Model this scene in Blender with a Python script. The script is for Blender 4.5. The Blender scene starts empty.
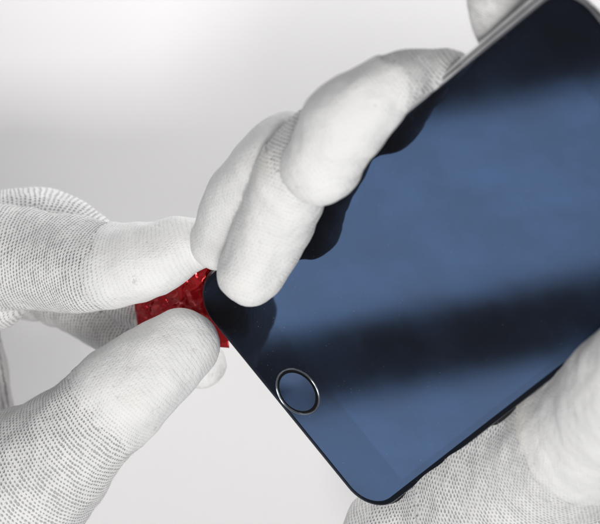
import bpy, math
import numpy as np
from mathutils import Vector, Matrix

MM = 0.001
K = 4.4            # photograph pixels per millimetre at the reference height
D = 2600.0         # camera height in millimetres above the reference height
TABLE = -105.0     # table height in millimetres

scene = bpy.context.scene
COL = scene.collection
rng = np.random.default_rng(7)

# ------------------------------------------------------------------ geometry helpers
S = np.array([.631, -.776, 0.0])            # short axis of the phone
L = np.array([.563, .458, .688])            # long axis, rising towards the lens
S /= np.linalg.norm(S); L -= S * (L @ S); L /= np.linalg.norm(L)
N = np.cross(S, L); N /= np.linalg.norm(N)
if N[2] < 0: N = -N
def ray(px, py, w):
    f = (D - w) / D
    return np.array([(px - 300) / K * f, (262 - py) / K * f, w])
C0 = ray(187.2, 292.4, 0)                       # square corner of the phone
def pw(px, py):                             # height of the phone's plane under a point
    w = 0.0
    for _ in range(4):
        p = ray(px, py, w)
        w = -(N[0] * (p[0] - C0[0]) + N[1] * (p[1] - C0[1])) / N[2]
    return w
def W(px, py, r, w):
    f = (D - w) / D
    return np.array([*ray(px, py, w), r / K * f])
def H(px, py, r, h):
    return W(px, py, r, pw(px, py) + h / N[2])

def link(o, parent=None):
    COL.objects.link(o)
    if parent is not None: o.parent = parent
    return o
def tag(o, label=None, cat=None, kind=None, group=None):
    if label: o['label'] = label
    if cat: o['category'] = cat
    if kind: o['kind'] = kind
    if group: o['group'] = group
    return o
def mesh_obj(name, verts, faces, mat, parent=None, smooth=True, uvs=None, edge=None):
    me = bpy.data.meshes.new(name)
    me.from_pydata([tuple(v) for v in np.asarray(verts) * MM], [], [tuple(int(i) for i in f) for f in faces])
    if smooth: me.polygons.foreach_set('use_smooth', [True] * len(me.polygons))
    if uvs is not None:
        l = me.uv_layers.new(name='knit')
        l.data.foreach_set('uv', np.asarray(uvs, dtype=np.float32).ravel())
    if edge is not None:
        at = me.attributes.new('edge_distance', 'FLOAT', 'POINT'); at.data.foreach_set('value', np.asarray(edge, np.float32))
    me.materials.append(mat); me.update()
    return link(bpy.data.objects.new(name, me), parent)

# ------------------------------------------------------------------ materials
class NT:
    def __init__(self, name):
        self.m = bpy.data.materials.new(name); self.m.use_nodes = True
        self.t = self.m.node_tree; self.b = self.t.nodes['Principled BSDF']
    def n(self, kind, **kw):
        x = self.t.nodes.new(kind)
        for k, v in kw.items(): setattr(x, k, v)
        return x
    def put(self, sock, v):
        if isinstance(v, bpy.types.NodeSocket): self.t.links.new(v, sock)
        else: sock.default_value = v
    def math(self, op, a, b=0.0, c=0.0):
        x = self.n('ShaderNodeMath', operation=op)
        for i, v in enumerate((a, b, c)):
            if i < len(x.inputs): self.put(x.inputs[i], v)
        return x.outputs[0]
    def ramp(self, v, a, b, x0=0.0, x1=1.0):
        x = self.n('ShaderNodeMapRange', interpolation_type='SMOOTHSTEP')
        for i, q in enumerate((v, a, b, x0, x1)): self.put(x.inputs[i], q)
        return x.outputs[0]
    def noise(self, scale, detail=2, rough=.5, vec=None):
        x = self.n('ShaderNodeTexNoise'); x.inputs['Scale'].default_value = scale
        x.inputs['Detail'].default_value = detail; x.inputs['Roughness'].default_value = rough
        if vec is None:
            if not hasattr(self, 'co'): self.co = self.n('ShaderNodeTexCoord').outputs['Object']
            vec = self.co
        self.t.links.new(vec, x.inputs['Vector'])
        return x.outputs['Fac']
    def mix(self, f, a, b):
        x = self.n('ShaderNodeMix', data_type='RGBA')
        self.put(x.inputs[0], f); self.put(x.inputs[6], a); self.put(x.inputs[7], b)
        return x.outputs[2]
    def bump(self, h, dist, strength=1.0, normal=None):
        x = self.n('ShaderNodeBump'); self.put(x.inputs['Height'], h)
        x.inputs['Distance'].default_value = dist; x.inputs['Strength'].default_value = strength
        if normal is not None: self.t.links.new(normal, x.inputs['Normal'])
        return x.outputs[0]
    def set(self, **kw):
        for k, v in kw.items(): self.put(self.b.inputs[k.replace('_', ' ')], v)
        return self.m

def knit_height(q):
    """1 on the yarn, 0 in the gap between stitches; UV is in stitches (across, along)"""
    uv = q.n('ShaderNodeUVMap', uv_map='knit').outputs[0]
    jit = q.n('ShaderNodeTexNoise'); jit.inputs['Scale'].default_value = .28; jit.inputs['Detail'].default_value = 2
    q.t.links.new(uv, jit.inputs['Vector'])
    sx = q.n('ShaderNodeSeparateXYZ'); q.t.links.new(uv, sx.inputs[0])
    sj = q.n('ShaderNodeSeparateColor'); q.t.links.new(jit.outputs['Color'], sj.inputs[0])
    u = q.math('ADD', sx.outputs[0], q.math('MULTIPLY', q.math('SUBTRACT', sj.outputs[0], .5), .9))
    v = q.math('ADD', sx.outputs[1], q.math('MULTIPLY', q.math('SUBTRACT', sj.outputs[1], .5), .9))
    row = q.math('FLOOR', v)
    u = q.math('ADD', u, q.math('MULTIPLY', q.math('FLOORED_MODULO', row, 2.0), .5))
    fy = q.math('SUBTRACT', q.math('FRACT', v), .5)
    fx = q.math('SUBTRACT', q.math('FRACT', u), .5)
    fx = q.math('ADD', fx, q.math('MULTIPLY', fy, .35))
    d = q.math('SQRT', q.math('ADD', q.math('POWER', q.math('MULTIPLY', q.math('ABSOLUTE', fx), .85), 2.0),
                                      q.math('POWER', q.math('MULTIPLY', q.math('ABSOLUTE', fy), 1.35), 2.0)))
    cell = q.n('ShaderNodeCombineXYZ'); q.put(cell.inputs[0], q.math('FLOOR', u)); q.put(cell.inputs[1], row)
    wn = q.n('ShaderNodeTexWhiteNoise', noise_dimensions='2D'); q.t.links.new(cell.outputs[0], wn.inputs['Vector'])
    size = q.math('ADD', q.math('ADD', -.05, q.math('MULTIPLY', sj.outputs[2], .38)), q.math('MULTIPLY', wn.outputs['Value'], .13))
    return q.ramp(d, q.math('SUBTRACT', size, .2), q.math('ADD', size, .22))

def glove_knit_material():
    q = NT('white knit yarn')
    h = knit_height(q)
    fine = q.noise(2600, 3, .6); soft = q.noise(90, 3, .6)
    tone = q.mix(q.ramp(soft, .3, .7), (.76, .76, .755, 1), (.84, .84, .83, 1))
    col = q.mix(h, (.56, .56, .56, 1), tone)  # gaps between stitches coloured darker, their shade put into the yarn colour
    hh = q.math('ADD', h, q.math('MULTIPLY', fine, .45))
    nb = q.bump(hh, .0005, .85)
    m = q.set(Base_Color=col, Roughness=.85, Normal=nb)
    q.b.inputs['Sheen Weight'].default_value = .15
    q.b.inputs['Specular IOR Level'].default_value = .2
    return m
def glove_coat_material():
    q = NT('white palm coating')
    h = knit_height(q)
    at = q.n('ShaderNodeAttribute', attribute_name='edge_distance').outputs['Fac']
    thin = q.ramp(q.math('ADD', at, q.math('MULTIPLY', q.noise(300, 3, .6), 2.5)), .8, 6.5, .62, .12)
    fine = q.noise(1500, 3, .65); pit = q.noise(520, 3, .6); big = q.noise(70, 3, .55); stain = q.noise(38, 4, .6)
    tone = q.mix(q.ramp(big, .35, .7), (.79, .79, .785, 1), (.85, .85, .84, 1))
    tone = q.mix(q.ramp(stain, .52, .70, 0, .6), tone, (.83, .80, .72, 1))
    tone = q.mix(q.ramp(pit, .24, .36, .55, 0), tone, (.52, .50, .47, 1))
    tone = q.mix(q.math('MULTIPLY', q.math('SUBTRACT', 1.0, h), thin), tone, (.45, .45, .46, 1))  # shade of the stitch gaps mixed into the coating colour, fading inwards
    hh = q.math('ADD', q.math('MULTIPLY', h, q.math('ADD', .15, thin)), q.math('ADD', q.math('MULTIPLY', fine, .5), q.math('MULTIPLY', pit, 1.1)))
    nb = q.bump(hh, .00028, .75)
    m = q.set(Base_Color=tone, Roughness=q.ramp(pit, .3, .7, .5, .68), Normal=nb)
    q.b.inputs['Specular IOR Level'].default_value = .3
    return m
FIBRE = bpy.data.materials.new('white fibre'); FIBRE.use_nodes = True
FIBRE.node_tree.nodes['Principled BSDF'].inputs['Base Color'].default_value = (.8, .8, .8, 1)
FIBRE.node_tree.nodes['Principled BSDF'].inputs['Roughness'].default_value = .8
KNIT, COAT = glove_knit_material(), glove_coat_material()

def phone_glass_material(name, ior, tint, r0, r1):
    q = NT(name)
    smear = q.noise(55, 5, .62); fine = q.noise(900, 2, .5)
    r = q.ramp(smear, .35, .65, r0, r1)
    wipe = q.n('ShaderNodeMapping'); wipe.inputs['Rotation'].default_value = (0, 0, .9); wipe.inputs['Scale'].default_value = (26, 75, 40)
    q.t.links.new(q.co, wipe.inputs[0])
    streak = q.noise(1.0, 5, .6, wipe.outputs[0])
    tc = q.mix(q.ramp(q.math('ADD', q.math('MULTIPLY', streak, .6), q.math('MULTIPLY', smear, .4)), .36, .64), tuple(x * .74 for x in tint[:3]) + (1,), tint)
    dust = q.noise(2400, 1, .5)
    base = q.mix(q.ramp(q.math('ADD', dust, q.math('MULTIPLY', streak, .12)), .825, .875), (.0065, .006, .006, 1), (.10, .10, .11, 1))
    m = q.set(Base_Color=base if 'button' not in name else (.004, .005, .008, 1), Roughness=r, IOR=ior, Specular_Tint=tc)
    nb = q.bump(q.noise(22, 2, .5), .00006, .12); q.put(q.b.inputs['Normal'], nb)
    return m
def plain(name, col, rough, metal=0.0, **kw):
    q = NT(name)
    v = q.noise(160, 4, .6)
    r = q.ramp(v, .3, .7, max(rough - .05, .02), rough + .07)
    c = q.mix(q.ramp(v, .3, .7), tuple(x * .86 for x in col) + (1,), tuple(col) + (1,))
    return q.set(Base_Color=c, Roughness=r, Metallic=metal, **kw)

# ------------------------------------------------------------------ implicit surfaces for the gloves
def catmull(pts, step=1.6):
    pts = np.asarray(pts, float)
    P = np.vstack([2 * pts[0] - pts[1], pts, 2 * pts[-1] - pts[-2]])
    out = []
    for i in range(1, len(P) - 2):
        n = max(2, int(np.linalg.norm(P[i + 1, :3] - P[i, :3]) / step))
        t = np.linspace(0, 1, n, endpoint=False)[:, None]
        a, b, c, d = P[i - 1], P[i], P[i + 1], P[i + 2]
        out.append(.5 * ((2 * b) + (c - a) * t + (2 * a - 5 * b + 4 * c - d) * t ** 2 + (3 * b - a - 3 * c + d) * t ** 3))
    out.append(pts[-1:])
    return np.vstack(out)

class Chain:
    def __init__(self, name, pts, role='finger', coat=None, k=6.0, stitch=.92, side=None, creases=(), uvp=None, planar=None):
        self.planar = planar
        self.uv = self if uvp is None else Chain(name, uvp, stitch=stitch)
        self.name, self.role, self.coat, self.k, self.side, self.creases = name, role, coat, k, side, creases
        self.p = catmull(pts); self.c, self.r = self.p[:, :3], self.p[:, 3]
        d = np.diff(self.c, axis=0); ln = np.linalg.norm(d, axis=1)
        self.s = np.concatenate([[0], np.cumsum(ln)]); self.len = self.s[-1]
        T = d / ln[:, None]
        u = np.cross(T[0], [0, 0, 1.0]); u /= np.linalg.norm(u)
        U = []
        for t in T:
            u = u - t * (u @ t); u /= np.linalg.norm(u); U.append(u)
        self.T, self.U = T, np.array(U); self.V = np.cross(T, self.U)
        self.nst = int(round(2 * math.pi * np.median(self.r) / stitch)); self.nst += self.nst % 2
    def project(self, X):
        """distance, arc length, angle for points X (n,3)"""
        best = np.full(len(X), 1e9); S_ = np.zeros(len(X)); A = np.zeros(len(X))
        for i in range(len(self.T)):
            a, b = self.c[i], self.c[i + 1]; ab = b - a; l2 = ab @ ab
            t = np.clip(((X - a) @ ab) / l2, 0, 1)
            q = X - a - t[:, None] * ab
            dist = np.linalg.norm(q, axis=1) - (self.r[i] + t * (self.r[i + 1] - self.r[i]))
            m = dist < best
            best[m] = dist[m]; S_[m] = (self.s[i] + t * (self.s[i + 1] - self.s[i]))[m]
            ext = (q[m] @ self.T[i]); S_[m] += np.where(t[m] >= 1, np.maximum(ext, 0), 0) + np.where(t[m] <= 0, np.minimum(ext, 0), 0) * (i == 0)
            A[m] = np.arctan2(q[m] @ self.V[i], q[m] @ self.U[i])
        return best, S_, A
    def field(self, gx, gy, gz, res, lo):
        F = np.full((len(gx), len(gy), len(gz)), 30.0, np.float32)
        for i in range(len(self.T)):
            a, b = self.c[i], self.c[i + 1]; ab = b - a; l2 = ab @ ab
            R = max(self.r[i], self.r[i + 1]) + 11
            i0 = np.maximum(((np.minimum(a, b) - R - lo) / res).astype(int), 0)
            i1 = ((np.maximum(a, b) + R - lo) / res).astype(int) + 2
            sx, sy, sz = (slice(i0[j], max(i0[j], i1[j])) for j in range(3))
            x, y, z = gx[sx, None, None] - a[0], gy[None, sy, None] - a[1], gz[None, None, sz] - a[2]
            if 0 in (x.size, y.size, z.size): continue
            t = np.clip((x * ab[0] + y * ab[1] + z * ab[2]) / l2, 0, 1)
            dd = np.sqrt((x - t * ab[0]) ** 2 + (y - t * ab[1]) ** 2 + (z - t * ab[2]) ** 2) - (self.r[i] + t * (self.r[i + 1] - self.r[i]))
            F[sx, sy, sz] = np.minimum(F[sx, sy, sz], dd)
        return F
def smin(a, b, k):
    h = np.clip(k - np.abs(a - b), 0, None) / k
    return np.minimum(a, b) - h * h * k * .25

def surface_nets(F, lo, res):
    s = F < 0
    nx, ny, nz = F.shape
    num = np.zeros((nx - 1, ny - 1, nz - 1, 3), np.float32); cnt = np.zeros((nx - 1, ny - 1, nz - 1), np.float32)
    for ax in range(3):
        a = [slice(None)] * 3; b = [slice(None)] * 3
        a[ax] = slice(0, -1); b[ax] = slice(1, None)
        fa, fb = F[tuple(a)], F[tuple(b)]
        idx = np.argwhere(s[tuple(a)] != s[tuple(b)])
        va, vb = fa[tuple(idx.T)], fb[tuple(idx.T)]
        pos = idx.astype(np.float32); pos[:, ax] += va / (va - vb)
        o = [j for j in range(3) if j != ax]
        for d1 in (0, 1):
            for d2 in (0, 1):
                c = idx.copy(); c[:, o[0]] -= d1; c[:, o[1]] -= d2
                ok = (c >= 0).all(1) & (c < np.array(cnt.shape)).all(1)
                np.add.at(cnt, tuple(c[ok].T), 1); np.add.at(num, tuple(c[ok].T), pos[ok])
    cells = np.argwhere(cnt > 0)
    ids = np.full(cnt.shape, -1, np.int64); ids[tuple(cells.T)] = np.arange(len(cells))
    V = num[tuple(cells.T)] / cnt[tuple(cells.T)][:, None] * res + lo
    Q = []
    for ax in range(3):
        a = [slice(None)] * 3; b = [slice(None)] * 3
        a[ax] = slice(0, -1); b[ax] = slice(1, None)
        idx = np.argwhere(s[tuple(a)] != s[tuple(b)])
        o1, o2 = (ax + 1) % 3, (ax + 2) % 3
        ok = (idx[:, o1] > 0) & (idx[:, o2] > 0) & (idx[:, o1] < cnt.shape[o1]) & (idx[:, o2] < cnt.shape[o2])
        idx = idx[ok]
        inside = s[tuple(idx.T)]
        q = []
        for d1, d2 in ((1, 1), (0, 1), (0, 0), (1, 0)):
            c = idx.copy(); c[:, o1] -= d1; c[:, o2] -= d2
            q.append(ids[tuple(c.T)])
        q = np.stack(q, 1); q[~inside] = q[~inside][:, ::-1]
        Q.append(q)
    return V.astype(np.float64), np.vstack(Q)

def vnoise(X, scale, seed):
    X = X / scale + seed * 17.31
    i = np.floor(X).astype(np.int64); f = X - i; f = f * f * (3 - 2 * f)
    def h(a, b, c):
        n = (a * 73856093) ^ (b * 19349663) ^ (c * 83492791) ^ (seed * 2654435761)
        n = (n ^ (n >> 13)) * 1274126177; n &= 0x7fffffff
        return ((n ^ (n >> 16)) & 0xffff) / 65535.0
    r = 0
    for dx in (0, 1):
        for dy in (0, 1):
            for dz in (0, 1):
                w = (f[:, 0] if dx else 1 - f[:, 0]) * (f[:, 1] if dy else 1 - f[:, 1]) * (f[:, 2] if dz else 1 - f[:, 2])
                r = r + w * h(i[:, 0] + dx, i[:, 1] + dy, i[:, 2] + dz)
    return r * 2 - 1

def normals(V, Q):
    n = np.cross(V[Q[:, 2]] - V[Q[:, 0]], V[Q[:, 3]] - V[Q[:, 1]])
    o = np.zeros_like(V)
    for j in range(4): np.add.at(o, Q[:, j], n)
    return o / np.maximum(np.linalg.norm(o, axis=1), 1e-9)[:, None]

def build_glove(name, chains, label, res=.8, seed=1):
    allp = np.vstack([np.vstack([c.c - c.r[:, None], c.c + c.r[:, None]]) for c in chains])
    lo, hi = allp.min(0) - 4, allp.max(0) + 4
    g = [np.arange(lo[j], hi[j] + res, res) for j in range(3)]
    palm = None
    for c in chains:
        if c.role == 'palm':
            f = c.field(*g, res, lo); palm = f if palm is None else smin(palm, f, c.k)
    out = palm.copy()
    for c in chains:
        if c.role != 'palm':
            out = np.minimum(out, smin(palm, c.field(*g, res, lo), c.k))
    V, Q = surface_nets(out, lo, res)
    e = np.vstack([Q[:, [0, 1]], Q[:, [1, 2]], Q[:, [2, 3]], Q[:, [3, 0]]])
    for _ in range(3):
        a = np.zeros_like(V); n = np.zeros(len(V))
        np.add.at(a, e[:, 0], V[e[:, 1]]); np.add.at(n, e[:, 0], 1)
        np.add.at(a, e[:, 1], V[e[:, 0]]); np.add.at(n, e[:, 1], 1)
        V = V * .5 + .5 * a / n[:, None]
    pr = [c.project(V) for c in chains]
    own = np.argmin(np.stack([p[0] for p in pr]), axis=0)
    for i, c in enumerate(chains):
        if c.uv is not c: pr[i] = (pr[i][0],) + c.uv.project(V)[1:]
    nr = normals(V, Q)
    es = e[own[e[:, 0]] == own[e[:, 1]]]                          # even out the rows of knitting round tight bends
    arc = np.choose(own, [p[1] for p in pr])
    deg = np.bincount(es.ravel(), minlength=len(V)).clip(1)
    for _ in range(25):
        a = np.bincount(es[:, 0], arc[es[:, 1]], len(V)) + np.bincount(es[:, 1], arc[es[:, 0]], len(V))
        arc = np.where(deg > 1, .4 * arc + .6 * a / deg, arc)
    for i, c in enumerate(chains): pr[i] = (pr[i][0], np.where(own == i, arc, pr[i][1]), pr[i][2])
    disp = .7 * vnoise(V, 13, seed) + .42 * vnoise(V, 5.5, seed + 1) + .15 * vnoise(V, 2.4, seed + 2)
    ang = np.choose(own, [p[2] for p in pr])
    wr = vnoise(np.stack([arc + own * 50, np.cos(ang) * 5, np.sin(ang) * 5], 1), 4.2, seed + 3)
    disp += .34 * (np.abs(wr) - .25) * (vnoise(V, 16, seed + 4) + .35).clip(0, 1)
    for i, c in enumerate(chains):
        m = own == i
        for s0, depth, wid in c.creases:
            wob = 1.6 * vnoise(V[m], 7, seed + 5)
            disp[m] -= depth * np.exp(-((pr[i][1][m] - s0 + wob) / wid) ** 2)
    V0 = V + nr * disp[:, None]
    fo = own[Q[:, 0]]
    uv = np.zeros((len(Q), 4, 2))
    for i, c in enumerate(chains):
        fm = np.where(fo == i)[0]
        if not len(fm): continue
        qq = Q[fm]
        A, S_ = pr[i][2][qq], pr[i][1][qq]
        dA = A - A[:, :1]; dA = (dA + math.pi) % (2 * math.pi) - math.pi
        uv[fm, :, 0] = (A[:, :1] + dA) / (2 * math.pi) * c.uv.nst
        uv[fm, :, 1] = S_ / .86
        if c.planar is not None:
            zf = c.planar[2] if len(c.planar) > 2 else .35; d = np.array(c.planar[:2], float); d /= np.linalg.norm(d)
            uv[fm, :, 0] = (V[qq][:, :, :2] @ np.array([-d[1], d[0]])) / .92 + zf * V[qq][:, :, 2]
            uv[fm, :, 1] = (V[qq][:, :, :2] @ d) / .86
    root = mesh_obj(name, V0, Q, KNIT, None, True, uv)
    tag(root, label, 'hand')
    nr2 = normals(V0, Q)
    edge = vnoise(V0, 2.2, seed + 9) * .9 + vnoise(V0, 7, seed + 11) * 1.2
    SV = np.full(len(V0), -1.0)
    for i, c in enumerate(chains):
        if c.coat is not None:
            m = own == i; SV[m] = pr[i][1][m] + edge[m] - c.coat
            if c.coat == 0: SV[m] = np.maximum(SV[m], 12)
    covered = (SV > 0)[Q].all(1)
    groups = {}
    for i, c in enumerate(chains):
        if c.coat is not None: groups.setdefault({'pad': 'ring'}.get(c.name, c.name), []).append(i)
    for nm, ids in groups.items():
        fm = covered & np.isin(fo, ids)
        qq = Q[fm]
        if not len(qq): continue
        c = chains[ids[0]]
        u, inv = np.unique(qq.ravel(), return_inverse=True)
        dist = np.clip(SV[u] / 1.2, .1, 1)
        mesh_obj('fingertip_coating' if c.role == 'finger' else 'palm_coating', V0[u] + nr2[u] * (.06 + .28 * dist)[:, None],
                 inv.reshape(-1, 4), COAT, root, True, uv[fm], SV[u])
    # loose fibres standing off the yarn
    r2 = np.random.default_rng(seed)
    cand = np.where((V0[Q[:, 0], 2] > lo[2] + 4) & (V0[Q[:, 0], 0] > -82) & (V0[Q[:, 0], 0] < 82) & (np.abs(V0[Q[:, 0], 1]) < 72))[0]
    pick = r2.choice(cand, 7000)
    keep = (SV[Q[pick, 0]] < 0) | (r2.random(len(pick)) < .3)
    pick = pick[keep]
    FV, FF = [], []
    for f in pick:
        p = V0[Q[f]].mean(0); n = nr2[Q[f, 0]]
        t = r2.normal(size=3); t -= n * (t @ n); t /= np.linalg.norm(t)
        ln = r2.uniform(.35, 1.1) * (1 if SV[Q[f, 0]] < 0 else .6); up = r2.uniform(.3, .9); b = np.cross(n, t) * r2.uniform(-.6, .6)
        k0 = len(FV)
        for q_ in range(4):
            w_ = q_ / 3; c = p + ln * (t * w_ + n * up * math.sin(w_ * 2.4) * .6 + b * w_ * w_)
            rad = .032 * (1 - .6 * w_)
            for a in range(3):
                FV.append(c + rad * (math.cos(a * 2.0944) * n + math.sin(a * 2.0944) * np.cross(n, t)))
        for q_ in range(3):
            for a in range(3):
                i0, i1 = k0 + q_ * 3 + a, k0 + q_ * 3 + (a + 1) % 3
                FF.append((i0, i1, i1 + 3, i0 + 3))
    fz = mesh_obj('loose_fibre', FV, FF, FIBRE, root); fz['kind'] = 'stuff'
    return root

# ------------------------------------------------------------------ the hand that pulls the tab
pull = [
    Chain('palm', [W(-95, 250, 70, -40), W(-95, 330, 82, -40), W(-94, 410, 84, -38), W(-70, 520, 96, -30)], 'palm', k=9),
    Chain('wrist', [W(-90, 400, 92, -40), W(-200, 420, 100, -42), W(-330, 430, 105, -42)], 'palm', k=14),
    Chain('index', [W(-80, 262, 60, -16), W(0, 258, 51, -10), W(60, 261, 50, -4), W(108, 267, 43, 4), W(150, 259, 38, 9), W(180, 247, 30, 10.5), W(200, 243, 25, 11)],
          coat=None),
    Chain('web', [W(-70, 305, 48, -22), W(-8, 289, 41, -17)], k=8),
    Chain('thumb', [W(-70, 545, 100, -26), W(0, 500, 82, -12), W(72, 442, 56, 0), W(122, 395, 49, 5), W(155, 366, 44, 6), W(181, 345, 37, 5)],
          coat=None, k=10, creases=[(62, .35, 2.5)]),
    Chain('middle', [W(-70, 238, 48, -30), W(0, 236, 46, -27), W(40, 233, 46, -27), W(80, 252, 42, -25), W(120, 284, 33, -25), W(160, 308, 28, -20.5), W(188, 318, 25, -17)],
          coat=None),
    Chain('ring', [W(-70, 275, 40, -50), W(20, 283, 34, -46), W(74, 305, 29, -38), W(134, 339, 26, -28), W(202, 366, 24, -18)],
          coat=None, creases=[(30, .6, 2), (36, .5, 1.5)]),
]
def coat_at(ch, px, py):
    """arc length of a chain where it passes nearest to the ray through a photograph point"""
    best = min(range(len(ch.c)), key=lambda i: np.hypot(*(ch.c[i, :2] - ray(px, py, ch.c[i, 2])[:2])))
    return ch.s[best]
pull[2].coat = coat_at(pull[2], 108, 266)
pull[4].coat = coat_at(pull[4], 106, 412)
pull[5].coat = coat_at(pull[5], 150, 300)
pull[6].coat = coat_at(pull[6], 165, 352)
build_glove('gloved_hand', pull, 'white knit gloved hand at the left pinching the red tab between thumb and finger', seed=3)

# ------------------------------------------------------------------ the hand that holds the phone
hold = [
    Chain('palm', [W(410, 548, 72, -13), W(500, 459, 72, 3.8), W(560, 310, 72, 28), W(500, 220, 62, 32)], 'palm', k=10, coat=None),
    Chain('knuckles', [H(440, 250, 38, -16), H(500, 190, 42, -18), H(580, 130, 42, -18)], 'palm', k=10),
    Chain('wrist', [W(520, 500, 84, 5), W(640, 600, 105, 0), W(740, 690, 110, -8)], 'palm', k=14),
    Chain('thumb', [W(500, 500, 74, 8), W(560, 455, 72, 26), W(606, 418, 68, 46), W(642, 372, 58, 72), W(690, 300, 44, 98), W(705, 270, 40, 108)], coat=0, k=8),
    Chain('middle', [H(540, 170, 32, -16), H(490, 112, 27, -13), H(456, 78, 24, -10), H(425, 70, 22, -2), H(391, 84, 31, 7), H(347, 122, 42, 12.5), H(321, 167, 36, 13.3)], coat=0,
          planar=(-.75, -.6)),
    Chain('ring', [H(470, 220, 36, -17), H(400, 160, 33, -14), H(345, 128, 33, -3), H(303, 160, 37, 8.8), H(275, 220, 37, 8.0), H(252, 273, 34, 12)], coat=0,
          planar=(-.35, -.94)),
    Chain('pad', [H(250, 268, 30, 10), H(244, 270, 25, 5.6)], coat=0),
    Chain('pad', [H(317, 164, 31, 11), H(309, 170, 25, 5.6)], coat=0),
    Chain('little', [H(430, 260, 32, -16), H(350, 180, 29, -13), H(300, 143, 29, -2), H(268, 160, 31, 4), H(238, 196, 30, 4.5), H(217, 244, 27, 3.8)], coat=0),
    Chain('index', [H(600, 120, 36, -18), H(540, 70, 34, -15), H(506, 20, 33, -13.5), H(502, -30, 33, -10), H(515, -80, 28, -2)]),
]
hold[3].coat = coat_at(hold[3], 575, 440)
hold[4].coat = coat_at(hold[4], 390, 86)
hold[5].coat = coat_at(hold[5], 297, 163)
build_glove('gloved_hand', hold, 'white gloved hand at the right holding the phone from behind, fingertips over its glass', seed=21)

# ------------------------------------------------------------------ the phone
PWID, PLEN, CR = 66.6, 148.8, 9.0
PC = C0 + S * (PWID / 2)
def outline(inset, shift=0.0, n=14):
    a0, a1, b0, b1 = -PWID / 2 + inset + shift, PWID / 2 - inset + shift, inset, PLEN - inset
    r = max(CR - inset, .8); pts = []
    for cx, cy, t0 in ((a1 - r, b0 + r, -90), (a1 - r, b1 - r, 0), (a0 + r, b1 - r, 90), (a0 + r, b0 + r, 180)):
        for i in range(n + 1):
            t = math.radians(t0 + 90 * i / n); pts.append((cx + r * math.cos(t), cy + r * math.sin(t)))
    return pts
def ploc(a, b, c): return PC + S * a + L * b + N * c
SGN = 1 if np.dot(np.cross(S, L), N) > 0 else -1
def shell(name, rings, mat, parent, cap0=False, cap1=False):
    V, F = [], []
    for inset, shift, c in rings:
        for a, b in outline(inset):                              # the rim is wider along the left edge, away from the button
            t = min(max((b - 22) / 40, 0), 1) if shift < 0 else min(max((b - 3) / 25, 0), 1)
            V.append(ploc(a + shift * t * t * (3 - 2 * t), b, c))
    n = len(V) // len(rings)
    for r in range(len(rings) - 1):
        for i in range(n):
            j = (i + 1) % n
            f = [r * n + i, r * n + j, (r + 1) * n + j, (r + 1) * n + i]
            F.append(f[::-1] if SGN > 0 else f)
    if cap0: F.append([i for i in range(n)] if SGN > 0 else [i for i in range(n)][::-1])
    if cap1: q = [(len(rings) - 1) * n + i for i in range(n)]; F.append(q[::-1] if SGN > 0 else q)
    o = mesh_obj(name, V, F, mat, parent)
    o.data.set_sharp_from_angle(angle=math.radians(35))
    for p in o.data.polygons:                                    # the flat faces stay flat to their edge
        if len(p.vertices) > 4: p.use_smooth = False
    return o
def empty(name, loc):
    o = bpy.data.objects.new(name, None); o.location = [x * MM for x in loc]; o.empty_display_size = .01
    return link(o)
phone = empty('smartphone', (0, 0, 0))
tag(phone, 'glossy black smartphone with round home button, tilted in the gloved fingers', 'smartphone')
GLASS = phone_glass_material('coated black glass', 1.5, (.15, .42, 1, 1), .046, .06)
SCREEN = phone_glass_material('coated display glass', 1.55, (.15, .42, 1, 1), .046, .06)
BLACK = plain('black plastic', (.006, .006, .007), .3)
SATIN = plain('satin frame', (.78, .78, .79), .32, .6)
RIM = plain('polished rim', (.82, .82, .84), .2, 1.0)
shell('front_glass', [(1.5, 0, 0), (.8, 0, -.04), (.35, 0, -.2), (.15, 0, -.5), (.15, 0, -.9)], GLASS, phone, cap0=True)
shell('metal_rim', [(.2, 0, -.5), (.14, -.1, -.55), (.1, -.8, -.9), (.05, -.9, -1.2), (.4, -.5, -1.5)], RIM, phone)
shell('body', [(.5, 0, -1.2), (-.1, .7, -1.25), (-.5, 1.15, -1.6), (-.45, 1.15, -1.9), (.9, .2, -2.15), (2.5, 0, -2.3)], BLACK, phone, cap1=True)
shell('gasket', [(.3, -.7, -1.3), (.25, -1.6, -1.4), (.25, -1.7, -1.9)], BLACK, phone)
shell('side_frame', [(.6, -1.5, -1.75), (.4, -1.75, -1.62), (.3, -2.3, -1.8), (.3, -2.45, -2.2), (.8, -1.6, -2.35), (1.2, 0, -2.4)], SATIN, phone)
# display area, a film of its own on the glass
b0, b1, e = 15.2, PLEN - 15.2, 3.0
V = [ploc(a, b, .03) for a, b in ((-PWID / 2 + e, b0), (PWID / 2 - e, b0), (PWID / 2 - e, b1), (-PWID / 2 + e, b1))]
mesh_obj('screen', V, [[0, 1, 2, 3] if SGN > 0 else [3, 2, 1, 0]], SCREEN, phone, False)
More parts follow.
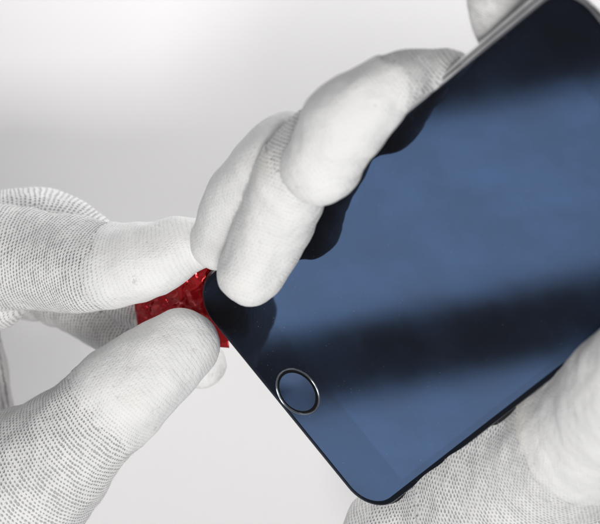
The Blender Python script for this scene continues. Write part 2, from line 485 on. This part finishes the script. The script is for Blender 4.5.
# home button
def lathe(name, prof, ca, cb, mat, parent, n=64, cap=False):
    V, F = [], []
    for r, c in prof:
        V += [ploc(ca + r * math.cos(2 * math.pi * i / n), cb + r * math.sin(2 * math.pi * i / n), c) for i in range(n)]
    for k in range(len(prof) - 1):
        for i in range(n):
            j = (i + 1) % n; f = [k * n + i, k * n + j, (k + 1) * n + j, (k + 1) * n + i]
            F.append(f[::-1] if SGN > 0 else f)
    if cap: F.append(list(range(n)) if SGN > 0 else list(range(n))[::-1])
    o = mesh_obj(name, V, F, mat, parent); o.data.set_sharp_from_angle(angle=math.radians(50)); return o
BUT = phone_glass_material('home button glass', 1.5, (.14, .36, .85, 1), .08, .2)
RING = plain('button ring metal', (.3, .33, .38), .22, 1.0)
bc = 7.35
prof = [(r, .08 + .1 * (r / 4.8) ** 2) for r in np.linspace(.2, 4.85, 12)]
btn = lathe('home_button', prof, 0, bc, BUT, phone, cap=True)
lathe('button_ring', [(5.42, .04), (5.56, .24), (5.68, .34), (5.8, .3), (5.96, .0)], 0, bc, RING, btn)
GAP = plain('dark groove', (.004, .004, .005), .5)
GAP.node_tree.nodes['Principled BSDF'].inputs['Specular IOR Level'].default_value = .1
lathe('groove', [(4.8, .10), (4.95, .05), (5.46, .05)], 0, bc, GAP, btn)

# ------------------------------------------------------------------ red pull tab
q = NT('red translucent film')
cr = q.noise(160, 3, .6)
RED = q.set(Base_Color=(.44, .004, .009, 1), Metallic=.75, Roughness=.15, Normal=q.bump(cr, .0006, .35))
q.b.inputs['Transmission Weight'].default_value = .1
q.b.inputs['Coat Weight'].default_value = .5
nu, nv = 80, 60
TV = []
for j in range(nv + 1):
    for i in range(nu + 1):
        u, v = i / nu, j / nv
        # from under the glass corner to the pinch
        A0, A1 = np.array([222, 262.]), np.array([229, 348.])
        B0, B1 = np.array([131, 284.]), np.array([140, 340.])
        p = (A0 * (1 - v) + A1 * v) * (1 - u) + (B0 * (1 - v) + B1 * v) * u
        
        if 0 < i < nu and 0 < j < nv: p = p + rng.uniform(-.1, .1, 2)
        TV.append((p[0], p[1], u, v))
TV = np.array(TV)
X3 = np.array([TV[:, 0], TV[:, 1], np.zeros(len(TV))]).T
rot = lambda a: np.array([[math.cos(a), math.sin(a), 0], [-math.sin(a), math.cos(a), 0], [0, 0, 1]])
rdg = lambda a, sc, sd, st=1.0: np.abs(vnoise((X3 @ rot(a)) * np.array([1, st, 1]), sc, sd))
fold = 1.5 * rdg(.5, 30, 5, .6) + 1.3 * rdg(1.3, 19, 8) + .7 * rdg(2.2, 10, 12) + .25 * rdg(.2, 5, 15) - 1.0
fold = fold * 1.3
V = [H(x, y, 1, -4.8 + 4.4 * min(u * 2.0, 1) + f * min(1, .25 + 2 * u))[:3] for (x, y, u, v), f in zip(TV, fold)]
F = [[j * (nu + 1) + i, j * (nu + 1) + i + 1, (j + 1) * (nu + 1) + i + 1, (j + 1) * (nu + 1) + i] for j in range(nv) for i in range(nu)]
tab = mesh_obj('pull_tab', V, [t for a, b, c, d in F for t in ((a, b, c), (a, c, d))], RED, None, True)
sm = tab.modifiers.new('thickness', 'SOLIDIFY'); sm.thickness = .00018
tag(tab, 'shiny red plastic pull tab between the phone corner and the pinching fingers', 'pull tab')

# ------------------------------------------------------------------ table
q = NT('matt white table')
t1, t2 = q.noise(6, 4, .5), q.noise(700, 2, .5)
TAB = q.set(Base_Color=q.mix(t1, (.655, .646, .648, 1), (.685, .675, .676, 1)), Roughness=.6, Normal=q.bump(t2, .0001, .2))
n = 40
prof = [(-420, 0), (420, 0)]
V = [(x, y, TABLE) for x, y in ((-420, -330), (420, -330), (420, 600), (-420, 600))] + [(x, y, TABLE - 18) for x, y in ((-420, -330), (420, -330), (420, 600), (-420, 600))]
F = [[0, 1, 2, 3], [7, 6, 5, 4], [0, 4, 5, 1], [1, 5, 6, 2], [2, 6, 7, 3], [3, 7, 4, 0]]
tag(mesh_obj('table_surface', V, F, TAB, None, False), kind='structure')

# ------------------------------------------------------------------ lamps
def area(name, loc, direction, sx, sy, radiance, up=None, col=(1, 1, 1)):
    la = bpy.data.lights.new(name, 'AREA'); la.shape = 'RECTANGLE'
    la.size, la.size_y = sx * MM, sy * MM; la.color = col
    la.energy = radiance * math.pi * la.size * la.size_y
    o = link(bpy.data.objects.new(name, la))
    z = -np.asarray(direction, float); z /= np.linalg.norm(z)
    up = np.array([0, 1.0, 0]) if up is None else np.asarray(up, float)
    y = up - z * (up @ z); y /= np.linalg.norm(y); x = np.cross(y, z)
    o.matrix_world = Matrix(((x[0], y[0], z[0], loc[0] * MM), (x[1], y[1], z[1], loc[1] * MM), (x[2], y[2], z[2], loc[2] * MM), (0, 0, 0, 1)))
    return o
CAM = np.array([0, 0, D])
R0 = np.array([0, 0, 1.0]); R0 = 2 * (R0 @ N) * N - R0          # where the glass sends the view
LD = 620.0
def seen_at(px, py):                                             # point on the lamp plane mirrored at a glass point
    g = ray(px, py, pw(px, py)); d = g - CAM; d /= np.linalg.norm(d)
    d = d - 2 * (d @ N) * N
    c = PC + R0 * LD
    return g + d * (((c - g) @ R0) / (d @ R0))
def strip(name, tl, tr, bl, br, radiance, col=(1, 1, 1)):
    p = [seen_at(*x) for x in (tl, tr, bl, br)]
    c = sum(p) / 4
    xa = (p[1] - p[0] + p[3] - p[2]) / 2; xl = np.linalg.norm(xa); xa /= xl
    ya = np.cross(R0, xa); h = ((p[0] - p[2] + p[1] - p[3]) / 2) @ ya
    return area(name, c, -R0, xl, abs(h), radiance, up=ya * np.sign(h), col=col)
sl = -.2
def row(y340, x): return (x, y340 + (x - 340) * sl)
strip('reflection_strip', row(137, 120), row(137, 700), row(322, 120), row(322, 700), 3.4)  # added strip lamps, shaped so the glass mirrors them as its bright bands
strip('low_reflection_strip', row(404, 120), row(404, 620), row(640, 120), row(640, 620), 3.4)
area('key_softbox', (-30, -230, 900), (.03, .25, -1), 190, 170, 28, col=(1, .985, .965))
area('front_softbox', (120, -620, 800), (-.15, .6, -.9), 700, 400, 3.6)
area('added_table_light', (95, 150, -36), (-.05, -.8, -.6), 380, 40, 7.2)  # added lamp out of view, below the hands, brightens only the table

w = bpy.data.worlds.new('World'); scene.world = w; w.use_nodes = True
w.node_tree.nodes['Background'].inputs[0].default_value = (.98, .97, 1, 1)
w.node_tree.nodes['Background'].inputs[1].default_value = .17

# ------------------------------------------------------------------ camera
cam = bpy.data.cameras.new('camera'); co = link(bpy.data.objects.new('camera', cam))
co.location = (0, 0, D * MM)
cam.sensor_width = 36; cam.lens = 36 * D / (600 / K)
cam.clip_start = .05; cam.clip_end = 50
cam.dof.use_dof = True; cam.dof.focus_distance = (D - 8) * MM; cam.dof.aperture_fstop = 20
scene.camera = co
scene.view_settings.view_transform = 'Standard'; scene.view_settings.look = 'None'
scene.view_settings.exposure = .42; scene.view_settings.gamma = 1
scene.render.engine = 'CYCLES'; scene.cycles.use_denoising = True
scene.cycles.max_bounces = 8
